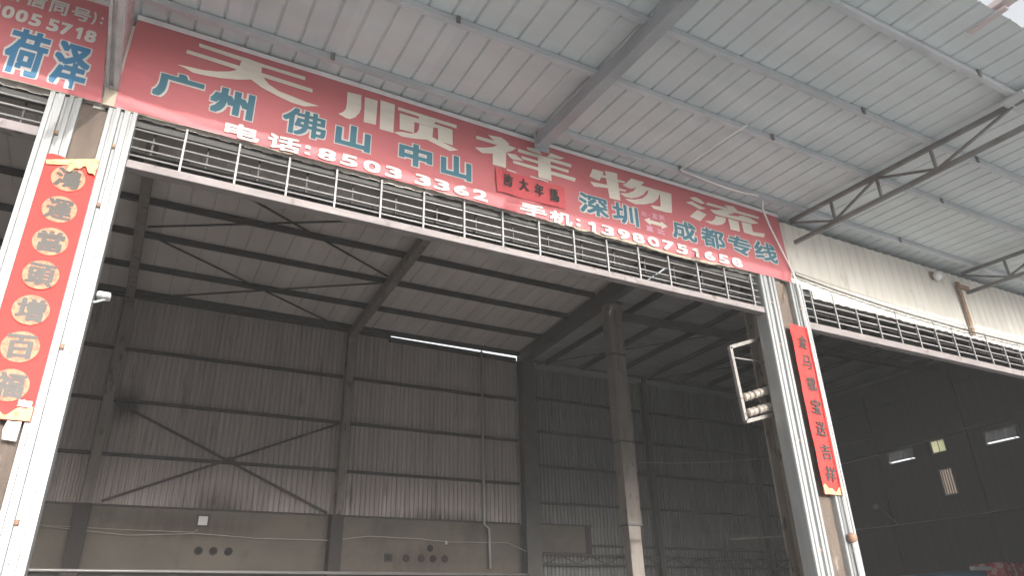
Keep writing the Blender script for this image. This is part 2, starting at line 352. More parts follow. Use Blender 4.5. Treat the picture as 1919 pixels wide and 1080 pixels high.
def window(i, label, h, style):
    y0, y1, z0, z1 = h; t = thing('high_window', label, 'window', 'small high windows of the end wall')
    fr = .035
    v, f = joing([boxg(XE-.04, XE+.03, y0-.01, y0+fr, z0, z1), boxg(XE-.04, XE+.03, y1-fr, y1+.01, z0, z1), boxg(XE-.04, XE+.03, y0+fr, y1-fr, z0-.01, z0+fr), boxg(XE-.04, XE+.03, y0+fr, y1-fr, z1-fr, z1+.01)])
    mesh('frame', v, f, 'flap', t)
    if style == 'flap':
        pr = wave_profile(y0+.04, 7, (y1-y0-.08)/7, .012)
        prof_sheet('flap', pr, 0, 1, lambda u, q, hh: (XE-.02-q*.12+hh, u, z1-.03-q*(z1-z0-.10)), 'flap_sheet', t)
        for yy in (y0+.036, y1-.05): mesh('cheek', [(XE-.02, yy, z1-.03), (XE-.15, yy, z0+.06), (XE+.02, yy, z0+.06), (XE-.02, yy+.012, z1-.03), (XE-.15, yy+.012, z0+.06), (XE+.02, yy+.012, z0+.06)], [(0, 1, 2), (3, 5, 4), (0, 3, 4, 1), (1, 4, 5, 2), (2, 5, 3, 0)], 'flap', t)
        bar('stay', (XE-.1, y0+.1, z0+.02), (XE-.25, y0+.1, z0+.05), .02, .02, 'flap', t)
    elif style == 'blind':
        k = 5; w = (y1-y0-.08)/k
        for j in range(k): box('slat', XE+.0, XE+.012, y0+.04+j*w+.008, y0+.04+(j+1)*w-.008, z0+.04, z1-.04, 'glass_beige', t)
    else:
        box('pane', XE+.02, XE+.026, y0+.036, y1-.036, z0+.036, z1-.036, 'yellow_pane', t)
        box('mullion', XE-.01, XE+.015, (y0+y1)/2-.008, (y0+y1)/2+.008, z0+.036, z1-.036, 'flap', t)
window(0, 'small bright window glowing pale yellow in the dark end wall', HOLES[0], 'open')
window(1, 'high window with tilted grey flap, nearest the red strip banner pillar', HOLES[1], 'flap')
window(2, 'high window with tilted grey flap and white sill slit, at the picture edge', HOLES[2], 'flap')
window(3, 'tall beige slatted window below the bright little window', HOLES[3], 'blind')

# ---------------------------------------------------------------- hall roofs
ZR = lambda y: 10.02 + .05*(14-y)
rf = thing('hall_roof', 'brown-grey sheet roof of the open hall seen from below with dark purlins', 'roof')
x = -14.0
while x < 11.0:
    w = min(.94, 11.1-x); pr = rib_profile(x, 2, w/2, .05, .03)
    prof_sheet('roof_sheet', pr, .45, 14.04, lambda u, v, h: (u, v, ZR(v)+h + random.uniform(0, .002)), 'roof_in', rf, 1); x += w
for y in (2.1, 3.5, 4.9, 6.3, 7.75, 9.2, 10.65, 12.25, 13.72):
    box('purlin', -14, 11.0, y-.04, y+.04, ZR(y)-.15, ZR(y)-.012, 'girt', rf)
for x in (-12.4, -6.45, -.53, 5.38):
    bar('rafter', (x, .46, ZR(.46)-.30), (x, 13.84, ZR(13.84)-.30), .20, .26, 'col_in', rf)
bar('rafter', (11.15, .46, ZR(.46)-.45), (11.15, 13.84, ZR(13.84)-.20), .30, .36, 'steel_in', rf)
def rod(a, b, p): 
    A = (a[0], a[1], ZR(a[1])-.19); B = (b[0], b[1], ZR(b[1])-.19); bar('brace_rod', A, B, .05, .03, 'girt', p)
rod((-.40, 10.4), (5.2, 13.75), rf); rod((-.3, 13.8), (5.2, 10.6), rf)
rod((-.40, 10.1), (5.2, 7.3), rf); rod((.0, 7.3), (5.25, 10.2), rf)
vp = thing('valley_plate', 'dark plate closing the step between the two hall roofs', 'plate'); box('plate', 11.10, 11.14, .46, 14.0, 9.95, 10.95, 'steel_in', vp)
rf2 = thing('hall_roof', 'dark grey roof of the farther hall with purlins running away from the doors', 'roof')
ZR2 = lambda x: 9.86 + .026*(x-11.7)
y = .45
while y < 14.0:
    w = min(.94, 14.02-y); pr = rib_profile(y, 2, w/2, .05, .03)
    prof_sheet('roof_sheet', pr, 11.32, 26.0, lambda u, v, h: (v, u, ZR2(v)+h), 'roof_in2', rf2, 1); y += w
for i in range(10):
    x = 12.03 + i*1.44; box('purlin', x-.045, x+.045, .5, 13.7, ZR2(x)-.16, ZR2(x)-.012, 'girt', rf2)
for y in (4.6, 9.0): bar('rafter', (11.4, y, ZR2(11.4)-.28), (25.9, y, ZR2(25.9)-.28), .16, .2, 'steel_in', rf2)
bar('brace_rod', (11.6, 13.6, 9.64), (16.2, 8.4, 9.76), .04, .03, 'girt', rf2); bar('brace_rod', (16.2, 13.6, 9.7), (21, 8.4, 9.9), .04, .03, 'girt', rf2)

# ---------------------------------------------------------------- columns
def hcolumn(name, x, y, w, d, z1, m, label, plates=(), zb=.15):
    t = thing(name, label, 'column'); f = .022
    box('flange', x-w/2, x+w/2, y-d/2, y-d/2+f, zb, z1, m, t, .004); box('flange', x-w/2, x+w/2, y+d/2-f, y+d/2, zb, z1, m, t)
    box('web', x-.012, x+.012, y-d/2+f, y+d/2-f, zb, z1, m, t)
    for z in plates: box('splice_plate', x-w/2-.012, x+w/2+.012, y-d/2-.012, y+d/2+.012, z-.02, z+.02, 'steel_in', t)
    return t
hcolumn('wall_column', -.50, 13.72, .22, .24, 9.7, 'col_in', 'brown steel wall column at the side of the cross-braced bay nearest the strip banner with medallions', zb=4.565)
hcolumn('wall_column', 5.38, 13.72, .21, .24, 9.7, 'col_in', 'brown steel wall column in the middle of the back wall beside the cross brace', zb=4.565)
hcolumn('wall_column', 11.25, 13.70, .50, .26, 9.75, 'steel_in', 'thick dark wall column where the brown and the grey sheet walls meet')
hcolumn('wall_column', 16.05, 13.74, .20, .2, 9.75, 'steel_in', 'slim dark wall column on the grey sheet wall behind the free-standing column')
hcolumn('wall_column', 21.0, 13.74, .20, .2, 9.75, 'steel_in', 'slim dark wall column deep in the dark corner of the grey wall')
mc = thing('concrete_column', 'tall free-standing concrete column inside the hall under the heavy roof beam', 'column')
for i, (z0, z1, w) in enumerate(((.15, 3.89, .36), (3.93, 5.94, .42), (5.96, 8.29, .43), (8.32, 9.8, .44))):
    box('shaft', 11.31-w/2, 11.31+w/2, 8.9-w/2+.05, 8.9+w/2-.05, z0, z1, 'mid_col', mc, .012)
for z in (3.91, 5.95, 8.305): box('joint_band', 11.08, 11.54, 8.72, 9.08, z-.02, z+.018, 'steel_in', mc)
box('cap_plate', 11.05, 11.57, 8.68, 9.12, 9.8, 9.98, 'steel_in', mc)
xb = thing('cross_brace', 'dark crossed bracing rods on the lower back wall between two steel columns', 'brace')
bar('brace_rod', (-.36, 13.82, 7.03), (5.1, 13.82, 4.62), .06, .03, 'girt', xb, up=(0, 1, 0)); bar('brace_rod', (5.27, 13.79, 7.05), (-.2, 13.79, 4.64), .06, .03, 'girt', xb, up=(0, 1, 0))
box('gusset', 2.42, 2.60, 13.77, 13.84, 5.75, 5.87, 'girt', xb)

# ---------------------------------------------------------------- small things on the back wall
for x in (2.09, 2.43, 2.78, 7.42, 7.87, 8.22, 8.57):
    left = x < 4; zc = 3.62 if left else 3.55
    lab = {2.09: 'first', 2.43: 'middle', 2.78: 'last'}.get(x) if left else {7.42: 'second', 7.87: 'third', 8.22: 'fourth', 8.57: 'last'}[x]
    t = thing('wall_vent', f'{lab} round dark hole of the ' + ('row of three under the pale square vent' if left else 'row of five low on the base wall'), 'vent', 'round holes in the base wall')
    v, f = lathe([(0, .105), (.5, .10), (1, .085)], (x, 13.985, zc), (x, 13.955, zc), 12); mesh('rim', v, f, 'plaster2', t)
    v, f = lathe([(0, .075), (1, .075)], (x, 13.958, zc), (x, 13.952, zc), 12); mesh('hole_shade', v, f, 'hole', t)  # solid dark disc: the shade of the recess is painted, not cut
t = thing('wall_vent', 'square dark hole, first of the row of five low on the base wall', 'vent', 'round holes in the base wall')
box('rim', 6.79, 7.02, 13.955, 13.985, 3.44, 3.66, 'plaster2', t); box('hole_shade', 6.83, 6.98, 13.950, 13.957, 3.48, 3.62, 'hole', t)
t = thing('wall_vent', 'small dark broken hole just above the row of five holes', 'vent'); v, f = lathe([(0, .1), (1, .085)], (8.12, 13.985, 3.82), (8.12, 13.955, 3.82), 7); mesh('hole_shade', v, f, 'hole', t)
t = thing('square_vent', 'pale square vent plate in a dark frame on the base wall', 'vent')
box('frame', 1.93, 2.24, 13.94, 13.985, 4.17, 4.46, 'girt', t); box('plate', 1.98, 2.19, 13.93, 13.945, 4.21, 4.42, 'box', t)
t = thing('lamp_socket', 'tiny pale lamp socket hanging on the pale wall cable', 'lamp'); v, f = lathe([(0, .03), (.4, .05), (1, .035)], (8.55, 13.88, 4.02), (8.55, 13.88, 3.92), 10); mesh('socket', v, f, 'box', t, True)
tag(tube('pipe', [(-14, 13.6, 3.10), (11.0, 13.6, 3.13)], .035, 'pipe'), 'long pale steel pipe running level at the foot of the back wall view', 'pipe')
tag(tube('downpipe', [(9.70, 13.84, 9.9), (9.74, 13.84, 4.5), (9.9, 13.84, 4.4), (9.92, 13.84, 3.3)], .035, 'galv_dull'), 'thin vertical pipe running down the brown sheet wall', 'pipe')
tag(tube('cable', [(-1.25, 13.86, 4.05), (.49, 13.86, 3.91), (1.99, 13.86, 4.0), (3.38, 13.86, 3.93), (5.28, 13.80, 3.93), (6.28, 13.86, 4.07), (7.66, 13.86, 4.05), (8.6, 13.86, 3.99), (10.5, 13.86, 4.02), (11.12, 13.7, 3.75), (11.6, 13.65, 3.45)], .012, 'cable_light', n=6), 'long pale cable sagging along the base wall', 'cable')
tag(tube('cable', [(-1.3, 13.84, 4.07), (.37, 13.84, 4.03), (1.9, 13.88, 4.03), (2.0, 13.9, 4.1)], .009, 'cable_light', n=6), 'shorter pale cable leading to the square vent', 'cable')
tag(tube('cable', sag((15.5, 13.6, 6.7), (26, 12.5, 8.2), .3, 8), .014, 'cable_light', n=6), 'faint cable hanging across the dark grey wall', 'cable')
tag(tube('cable', sag((16.0, 10.5, 3.9), (25.9, 7.5, 4.86), .12, 8), .016, 'cable_light', n=6), 'faint low cable strung towards the dark end wall', 'cable')
tag(tube('cable', sag((XE-.2, 13.9, 7.45), (XE-.2, 6.0, 7.9), .12, 8), .014, 'cable_light', n=6), 'faint cable strung past the high windows', 'cable')
t = thing('junction_box', 'small grey box on the dark end wall below the flapped windows', 'box'); box('case', XE-.22, XE-.1, 12.5, 12.74, 5.56, 5.72, 'box', t, .01); tube('lead', [(XE-.16, 12.5, 5.56), (XE-.16, 12.2, 5.2), (XE-.16, 11.9, 4.85)], .01, 'cable_light', t, 6)
# stacked cargo seen at the lower picture edge
t = thing('cargo_stack', 'blue tarpaulin cargo with a red and white bale, low in the second doorway', 'cargo')
pts = [(14.6, 2.36), (16.4, 2.58), (18.2, 2.70), (20.8, 2.80)]; V, F = [], []
for xx, zz in pts:
    for yy, dz in ((4.9, -2.0), (5.0, -.05), (5.6, .0), (6.6, -.06), (6.7, -2.0)): V.append((xx, yy, zz+dz))
for i in range(3):
    for j in range(4): F.append((i*5+j, (i+1)*5+j, (i+1)*5+j+1, i*5+j+1))
mesh('tarpaulin', V, F, 'tarp_blue', t); box('bale', 18.7, 21.2, 4.6, 5.4, 2.2, 2.83, 'tarp_red', t, .05); box('white_edge', 18.0, 18.68, 4.82, 4.95, 2.66, 2.74, 'box', t)

# ---------------------------------------------------------------- facade: pillars, guide rails, grilles
def pillar(x0, x1, label):
    t = thing('door_pillar', label, 'pillar')
    box('shaft', x0, x1, .07, .30, 0, 5.86, 'pillar', t, .01); return t
pillar(-.86, -.62, 'brown concrete pillar behind the red strip banner with gold medallions')
pr_ = pillar(7.30, 7.62, 'brown concrete pillar behind the narrow red strip banner with plain black characters')
def rail(x0, x1, label, flip=False, z1=5.84, extra=True):
    t = thing('guide_rail', label, 'guide rail', 'galvanised shutter guide rails beside the door openings')
    w = x1-x0; P = [(0, .02), (.02, 0), (.16, 0), (.18, .016), (.24, .016), (.26, .0), (.40, .0), (.43, .035), (.52, .035), (.55, .004), (.74, .004), (.76, .018), (.82, .018), (.84, 0), (.98, 0), (1, .02)]
    if flip: P = [(1-a, b) for a, b in reversed(P)]
    pts = [(x0+a*w, .0+b) for a, b in P] + [(x1, .19), (x0, .19)]; n = len(pts)
    V = [(a, b, 0) for a, b in pts] + [(a, b, z1) for a, b in pts]
    F = [(i, (i+1) % n, n+(i+1) % n, n+i) for i in range(n)] + [tuple(range(n-1, -1, -1)), tuple(range(n, 2*n))]
    mesh('channel', V, F, 'galv', t)
    for k, z in enumerate((5.45, 4.86, 3.62, 2.36, 1.2)):
        xx = x0 + w*(.475 if not flip else .525)
        v, f = lathe([(0, .022), (.6, .022), (1, .012)], (xx, .03, z), (xx, .004, z), 8); mesh('bolt', v, f, 'rust', t)
    return t
rail(-1.08, -.84, 'galvanised guide rail on the neighbouring doorway side of the medallion banner', True)
rail(-.64, -.41, 'bright galvanised guide rail between the medallion banner and the main doorway')
rail(7.05, 7.32, 'galvanised guide rail between the main doorway and the narrow strip banner', True)
rail(7.60, 7.84, 'galvanised guide rail on the second doorway side of the narrow strip banner')
def grille(x0, x1, zl0, zl1, bars, step, xs, label):
    t = thing('transom_grille', label, 'grille', 'barred grilles over the door openings')
    o = box('lintel', x0, x1, .03, .13, zl0, zl1, 'lintel', t, .004)
    for z in bars: tube('bar', [(x0, .075, z), (x1, .075, z)], .0092, 'bar', t, 6)
    x = xs
    while x < x1-.03:
        if x > x0+.03:
            v, f = joing([boxg(x-.009, x+.009, .045, .063, zl1, 5.84)]); mesh('upright', v, f, 'bar', t)
        x += step
    x = xs+.21
    tube('inner_bar', [(x0, .26, 5.60), (x1, .26, 5.60)], .012, 'dark_bar', t, 6)
    while x < x1-.03:
        if x > x0: box('hanger', x-.008, x+.008, .2, .22, 5.56, 5.86, 'dark_bar', t)
        x += step
    return t
grille(-.41, 7.05, 5.285, 5.365, (5.44, 5.52, 5.615, 5.715), .4615, -.462, 'long barred grille above the main doorway under the big red sign')
grille(7.84, 15.06, 5.20, 5.30, (5.41, 5.53, 5.64, 5.73), .452, 8.05, 'barred grille above the second doorway under the bare cream fascia')
grille(-8.26, -1.08, 5.385, 5.475, (5.54, 5.645, 5.74), .46, -1.46, 'barred grille above the neighbouring doorway under the partly seen sign')
hcolumn('steel_post', 7.50, .52, .30, .28, 8.2, 'post', 'rusty dark steel post just inside the main doorway beside the guide rail')
# corrugated fascia
fa = thing('fascia_cladding', 'cream corrugated sheet fascia above the doors, bare beyond the big sign', 'cladding')
x = -9.0
while x < 15.8:
    pr = wave_profile(x, 5, .19, .013)+[(x+.97, 0)]; zb = 5.822 if x < 7.2 else 5.70; zb += random.uniform(-.012, .004); dy = random.uniform(0, .004)
    prof_sheet('fascia_sheet', pr, zb, 6.84, lambda u, v, h: (u, .055+dy-h+(.02 if u < 7.7 else 0), v), 'cream', fa, 1); x += .95
tag(box('fascia_rail', -9, 15.8, .10, .16, 5.76, 5.86, 'dark_bar'), 'dark steel rail carrying the lower edge of the fascia sheets', 'rail')
t = thing('fascia_strut', 'rusty flat strut with bracket on the cream fascia below the far canopy beam', 'strut')
box('flat', 11.69, 11.77, -.005, .018, 5.74, 6.68, 'rust', t); box('bracket', 11.62, 11.90, -.06, -.008, 6.54, 6.60, 'rust', t)
t = thing('wall_lamp', 'small round white fitting on the fascia under the far canopy beam', 'lamp')
v, f = lathe([(0, .03), (.3, .075), (.7, .08), (1, .05)], (11.12, .02, 6.66), (11.12, -.10, 6.64), 14); mesh('body', v, f, 'box', t, True); box('plate', 11.05, 11.19, .005, .02, 6.60, 6.74, 'rust', t)

# ---------------------------------------------------------------- canopy
ZC = lambda y: 6.94 + .06*y
YO = -3.80
ca = thing('canopy_roof', 'grey sheet-metal canopy sloping out over the doors, seen from below', 'canopy')
x = -9.13; P = .234
while x < 15.5:
    n = 4; w = n*P; pr = rib_profile(x, n, P, .034, .020)[:-1] + [(x+w+.012, -.004)]; yo = YO + random.uniform(-.015, .02); dz = random.uniform(0, .003)
    prof_sheet('roof_sheet', pr, .34, yo, lambda u, v, h: (u, v, ZC(v)+h+dz), 'canopy', ca, 1); x += w
for k, y in enumerate((-.28, -1.34, -2.19, -3.18)):
    v, f = joing([boxg(-9.1, 15.5, y-.03, y+.03, ZC(y)-.075, ZC(y)-.070), boxg(-9.1, 15.5, y-.03, y-.025, ZC(y)-.070, ZC(y)-.008), boxg(-9.1, 15.5, y+.025, y+.03, ZC(y)-.070, ZC(y)-.008)]); mesh('purlin', v, f, 'canopy_steel', ca)
    for xx in (1.15+.9*k, 5.6+.5*k, 9.9-.6*k): box('cleat', xx-.02, xx+.02, y-.05, y-.031, ZC(y)-.09, ZC(y)-.01, 'truss_steel', ca)
def canopy_beam(xc, w=.13, y0=-.16):
    n_ = node('beam', ca)
    bar('box_section', (xc, y0, ZC(y0)-.16), (xc, YO, ZC(YO)-.16), w, .15, 'beam', n_)
    box('end_plate', xc-w/2-.03, xc+w/2+.03, y0, y0+.012, ZC(y0)-.3, ZC(y0)-.05, 'beam', n_)
for xc in (3.66, -4.6): canopy_beam(xc)
def canopy_truss(xc):
    n_ = node('truss', ca); zt = lambda y: ZC(y)-.10; zb = lambda y: ZC(y)-.10-.33
    bar('chord', (xc, -.03, zt(0)), (xc, YO, zt(YO)), .05, .05, 'truss_steel', n_); bar('chord', (xc, -.03, zb(0)-.02), (xc, YO, zb(YO)+.02), .05, .05, 'truss_steel', n_)
    bar('web', (xc, -.03, zt(0)-.03), (xc, -.72, zb(-.72)+.01), .028, .028, 'truss_steel', n_)
    for a in (-.72, -1.42, -2.15): bar('web', (xc, a, zb(a)), (xc, a, zt(a)), .032, .032, 'truss_steel', n_)
    for a, c, up in ((-.72, -1.42, 1), (-1.42, -2.15, 0), (-2.15, -3.1, 1)):
        bar('web', (xc, a, (zb if up else zt)(a)+(.02 if up else -.03)), (xc, c, (zt if up else zb)(c)+(-.02 if up else .03)), .028, .028, 'truss_steel', n_)
for xc in (7.86, 11.85): canopy_truss(xc)
box('edge_gusset', 7.70, 8.05, -3.3, -3.06, ZC(-3.2)-.12, ZC(-3.2)-.085, 'canopy_steel', ca)
t = thing('outrigger', 'pinkish steel outrigger poking past the outer canopy edge into the white sky', 'beam'); bar('arm', (6.49, -3.3, 6.79), (6.44, -6.5, 6.80), .13, .06, 'pink_steel', t); bar('tie', (6.49, -3.5, 6.73), (6.49, -3.86, 6.73), .06, .03, 'pink_steel', t)
# panel hanging at right angles between the two signs
t = thing('divider_panel', 'pinkish patterned panel with galvanised channel hanging edge-on between the two red signs', 'panel')
box('sheet', -.628, -.622, -3.3, -.03, 6.12, 6.78, 'pink_net', t)
v, f = joing([boxg(-.70, -.675, -3.3, -.02, 6.00, 6.09), boxg(-.675, -.64, -3.3, -.02, 6.03, 6.045), boxg(-.64, -.60, -3.3, -.02, 5.995, 6.11)]); mesh('channel', v, f, 'galv_dull', t)
box('end_clip', -.695, -.60, -.019, .02, 5.82, 5.99, 'hem', t)

# ---------------------------------------------------------------- signs
def wr(x, z):          # gentle waviness of the tarpaulin, stronger in the loose lower hem
    k = max(0., min(1., (6.06-z)/.16))
    a = .0035*sin(2.1*x+1.3*z) + .003*sin(.8*x-4*z)
    a += k*(.005*sin(38*z+3.1*x+1.2*sin(2.3*x)) + .003*sin(61*z-5*x))
    e = max(0., 1-(x+.60)/.9) if x > -.6 else max(0., (x+1.5)/.9)
    return a + k*max(0, e)*.008*sin(52*z+9*x)
def banner(name, label, edges, hem, x0, x1, nx, nz, parent=None):
    t = thing(name, label, 'sign', 'red tarpaulin shop signs above the doors')
    V, F = [], []
    for j in range(nz+1):
        for i in range(nx+1):
            s = i/nx; q = j/nz; xl, xr, zb, zt = edges(s, q); X = xl+(xr-xl)*s; Z = zb+(zt-zb)*q
            V.append((X, wr(X, Z), Z))
    for j in range(nz):
        for i in range(nx): a = j*(nx+1)+i; F.append((a, a+1, a+nx+2, a+nx+1))
    mesh('tarpaulin', V, F, 'red', t, True)
    V, F = [], []
    n = int((x1-x0)/.035); rg = random.Random(5)
    drift = 0
    for i in range(n+1):
        X = x0+(x1-x0)*i/n; drift = max(-.03, min(.035, drift + rg.uniform(-.012, .012))); zt = hem(X)+.012; zl = hem(X)-.002-max(0, drift)*(.25+.75*max(0, min(1, (X-.6)/4+.25*sin(3*X))))
        V += [(X, wr(X, zt)+.004, zt), (X, .004+wr(X, zt), zl)]
        if i: F.append((2*i-2, 2*i-1, 2*i+1, 2*i))
    mesh('hem', V, F, 'hem', t)
    return t
sg = banner('shop_sign', 'long red tarpaulin sign with big ivory characters above the main doorway',
            lambda s, q: (-.60-.012*(1-q), 7.66-.02*q, 5.835-.012*sin(pi*s)+.006*sin(23*s), 6.862+.006*sin(9*s)), lambda X: 5.835-.012*sin(pi*(X+.6)/8.26)+.006*sin(23*(X+.6)/8.26), -.60, 7.66, 240, 34)
V, F = [], []
for i in range(61):
    s = i/60; X = -.60+8.24*s; z0 = 6.862+.006*sin(9*s); hh = .045+.004*sin(31*s)
    V += [(X, -.012, z0-.012), (X, -.014, z0+hh), (X, .03, z0+hh)]
    if i: b = 3*i; F += [(b-3, b, b+1, b-2), (b-2, b+1, b+2, b-1)]
mesh('top_batten', V, F, 'batten', sg)
mesh('folded_edge', [(7.645, .0, 6.88), (7.70, .05, 6.86), (7.735, .06, 6.45), (7.745, .05, 6.02), (7.665, .0, 5.95), (7.655, 0, 6.4)], [(0, 5, 2, 1), (5, 4, 3, 2)], 'maroon', sg)
GLYPHS = [[[(-0.053,6.8),(0.344,6.79),(0.399,6.79),(0.56,6.778),(0.96,6.781),(0.959,6.735),(0.553,6.739),(0.537,6.733),(0.54,6.667),(1.044,6.656),(1.048,6.609),(0.563,6.618),(0.626,6.554),(0.728,6.508),(0.877,6.491),(1.011,6.472),(1.129,6.47),(0.983,6.413),(0.86,6.416),(0.735,6.443),(0.57,6.49),(0.453,6.551),(0.335,6.502),(0.187,6.464),(0.056,6.443),(-0.053,6.435),(-0.123,6.462),(-0.201,6.476),(-0.112,6.487),(0.033,6.5),(0.148,6.529),(0.249,6.571),(0.312,6.613),(0.304,6.62),(-0.146,6.637),(-0.142,6.68),(0.332,6.673),(0.341,6.738),(-0.049,6.757)]],[[(1.399,6.755),(1.548,6.767),(1.557,6.594),(1.542,6.53),(1.503,6.463),(1.451,6.419),(1.405,6.419),(1.326,6.445),(1.369,6.478),(1.397,6.526),(1.403,6.605)],[(1.587,6.757),(1.727,6.76),(1.725,6.442),(1.595,6.434)],[(1.757,6.781),(1.919,6.78),(1.919,6.406),(1.769,6.403)],[(1.957,6.764),(2.647,6.761),(2.646,6.714),(1.955,6.723)],[(2.201,6.746),(2.397,6.745),(2.376,6.677),(2.194,6.678)],[(1.977,6.686),(2.198,6.69),(2.381,6.688),(2.598,6.682),(2.599,6.64),(2.417,6.642),(2.364,6.632),(2.149,6.629),(1.98,6.633)],[(1.978,6.667),(2.148,6.657),(2.149,6.484),(1.986,6.477)],[(2.42,6.672),(2.598,6.662),(2.603,6.472),(2.429,6.474)],[(2.204,6.627),(2.369,6.629),(2.359,6.481),(2.291,6.443),(2.173,6.414),(2.015,6.39),(1.919,6.416),(2.004,6.449),(2.121,6.465),(2.179,6.499),(2.201,6.546)],[(2.359,6.5),(2.667,6.428),(2.57,6.382),(2.291,6.443)]],[[(2.892,6.701),(3.125,6.703),(3.097,6.718),(3.039,6.759),(3.201,6.779),(3.26,6.759),(3.315,6.717),(3.287,6.701),(3.403,6.693),(3.349,6.637),(3.268,6.587),(3.261,6.372),(3.092,6.37),(3.094,6.517),(2.963,6.483),(2.872,6.533),(2.994,6.567),(3.096,6.61),(3.159,6.653),(2.888,6.655)],[(3.276,6.583),(3.388,6.598),(3.494,6.537),(3.353,6.519),(3.306,6.538)],[(3.427,6.692),(4.158,6.695),(4.15,6.646),(3.421,6.645)],[(3.468,6.602),(4.112,6.597),(4.105,6.555),(3.471,6.564)],[(3.353,6.506),(4.201,6.509),(4.189,6.452),(3.356,6.467)],[(3.689,6.672),(3.86,6.669),(3.86,6.366),(3.682,6.369)],[(3.539,6.751),(3.689,6.773),(3.749,6.713),(3.703,6.702),(3.554,6.712)],[(3.815,6.699),(3.87,6.769),(4.062,6.754),(3.999,6.717),(3.853,6.697)]],[[(4.469,6.727),(4.635,6.732),(4.609,6.683),(4.659,6.681),(4.654,6.754),(4.841,6.773),(4.835,6.68),(4.954,6.682),(4.938,6.652),(4.844,6.645),(4.842,6.55),(4.957,6.554),(4.941,6.529),(4.843,6.518),(4.843,6.368),(4.68,6.359),(4.67,6.501),(4.462,6.465),(4.411,6.523),(4.666,6.549),(4.659,6.644),(4.584,6.634),(4.553,6.572),(4.409,6.595)],[(5.058,6.763),(5.264,6.764),(5.203,6.7),(5.47,6.705),(5.694,6.709),(5.657,6.408),(5.559,6.391),(5.364,6.392),(5.317,6.433),(5.48,6.456),(5.5,6.663),(5.455,6.566),(5.368,6.484),(5.237,6.424),(5.077,6.38),(4.985,6.395),(4.911,6.415),(5.068,6.446),(5.204,6.505),(5.285,6.585),(5.317,6.657),(5.274,6.632),(5.23,6.57),(5.135,6.502),(5.026,6.455),(4.923,6.447),(4.847,6.478),(4.973,6.514),(5.066,6.573),(5.121,6.639),(5.043,6.6),(4.983,6.599),(4.904,6.618),(4.974,6.671)]],[[(6.003,6.735),(6.103,6.776),(6.193,6.758),(6.261,6.717),(6.19,6.689),(6.072,6.708)],[(5.923,6.641),(6.032,6.688),(6.156,6.655),(6.261,6.636),(6.154,6.591),(6.039,6.623)],[(6.104,6.574),(6.258,6.543),(6.12,6.404),(5.952,6.434)],[(6.26,6.708),(6.323,6.743),(7.248,6.76),(7.234,6.721),(6.315,6.702)],[(6.609,6.778),(6.773,6.809),(6.852,6.756),(6.709,6.735)],[(6.333,6.643),(6.44,6.655),(6.543,6.691),(6.652,6.746),(6.804,6.717),(6.737,6.682),(6.63,6.637),(6.862,6.663),(6.844,6.676),(6.939,6.696),(7.069,6.691),(7.211,6.645),(7.08,6.607),(6.62,6.592),(6.484,6.586),(6.39,6.595)],[(6.413,6.563),(6.598,6.577),(6.573,6.503),(6.516,6.455),(6.413,6.416),(6.298,6.408),(6.2,6.432),(6.326,6.456),(6.392,6.507)],[(6.637,6.579),(6.823,6.576),(6.818,6.417),(6.646,6.408)],[(6.88,6.586),(7.062,6.594),(7.065,6.474),(7.29,6.5),(7.264,6.437),(7.077,6.417),(6.889,6.422)]]]
Yt = -.006
for P in GLYPHS: poly_print('character', P, Yt, 'ivory', sg, wr)
def outlined(ch, cx, cz, w, h, parent, blue, ro, rb, surf=wr, rot=0):
    o = print_glyph('character', ch, cx, cz, w-2*ro*.55, h-2*ro*.55, Yt-.0032, rb, blue, parent, 8, surf, rot=rot)
    q = print_glyph('outline', ch, cx, cz, w, h, Yt, ro+rb*.8, 'white_print', parent, 14, surf, rot=rot); q.parent = o
for ch, x0, x1, z0, z1 in (('广', -.36, .076, 6.06, 6.388), ('州', .12, .534, 6.052, 6.377), ('佛', .785, 1.231, 6.045, 6.374), ('山', 1.308, 1.691, 6.052, 6.355),
                           ('中', 1.98, 2.376, 6.045, 6.35), ('山', 2.455, 2.838, 6.039, 6.349), ('深', 4.21, 4.65, 6.035, 6.335), ('圳', 4.69, 5.10, 6.035, 6.335),
                           ('成', 5.61, 6.03, 6.035, 6.335), ('都', 6.09, 6.51, 6.04, 6.34), ('专', 6.55, 6.98, 6.045, 6.34), ('线', 7.02, 7.46, 6.05, 6.36)):
    thin = ch in '广山中州'
    outlined(ch, (x0+x1)/2, (z0+z1)/2, x1-x0, z1-z0, sg, 'blue', .018, .0155 if thin else .0085)
row = [('电', .455, .31, .165, 5.915), ('话', .843, .31, .175, 5.907), (':', 1.066, .055, .11, 5.90)]
row += [(c, x, .175, .132, 5.905) for c, x in zip('85033362', (1.255, 1.475, 1.712, 1.94, 2.262, 2.474, 2.703, 2.93))]
row += [('手', 3.59, .335, .155, 5.89), ('机', 3.95, .30, .155, 5.885), (':', 4.185, .055, .10, 5.88)]
row += [(c, x, .105 if c == '1' else .178, .132, 5.872+.008*i*.5) for i, (c, x) in enumerate(zip('13980751658', (4.37, 4.595, 4.83, 5.047, 5.28, 5.51, 5.733, 5.955, 6.185, 6.425, 6.657)))]
for c, x, w, h, z in row: print_glyph('character', c, x, z, w, h, Yt-.009, .0075 if c in '电话手机' else (.004 if c == '1' else .0075), 'white_print', sg, 8, wr)
poly_print('arrow', [[(5.18, 6.185), (5.275, 6.235), (5.275, 6.205), (5.45, 6.205), (5.45, 6.235), (5.55, 6.178), (5.45, 6.12), (5.45, 6.155), (5.275, 6.155), (5.275, 6.125)]], Yt, 'ivory', sg, wr)
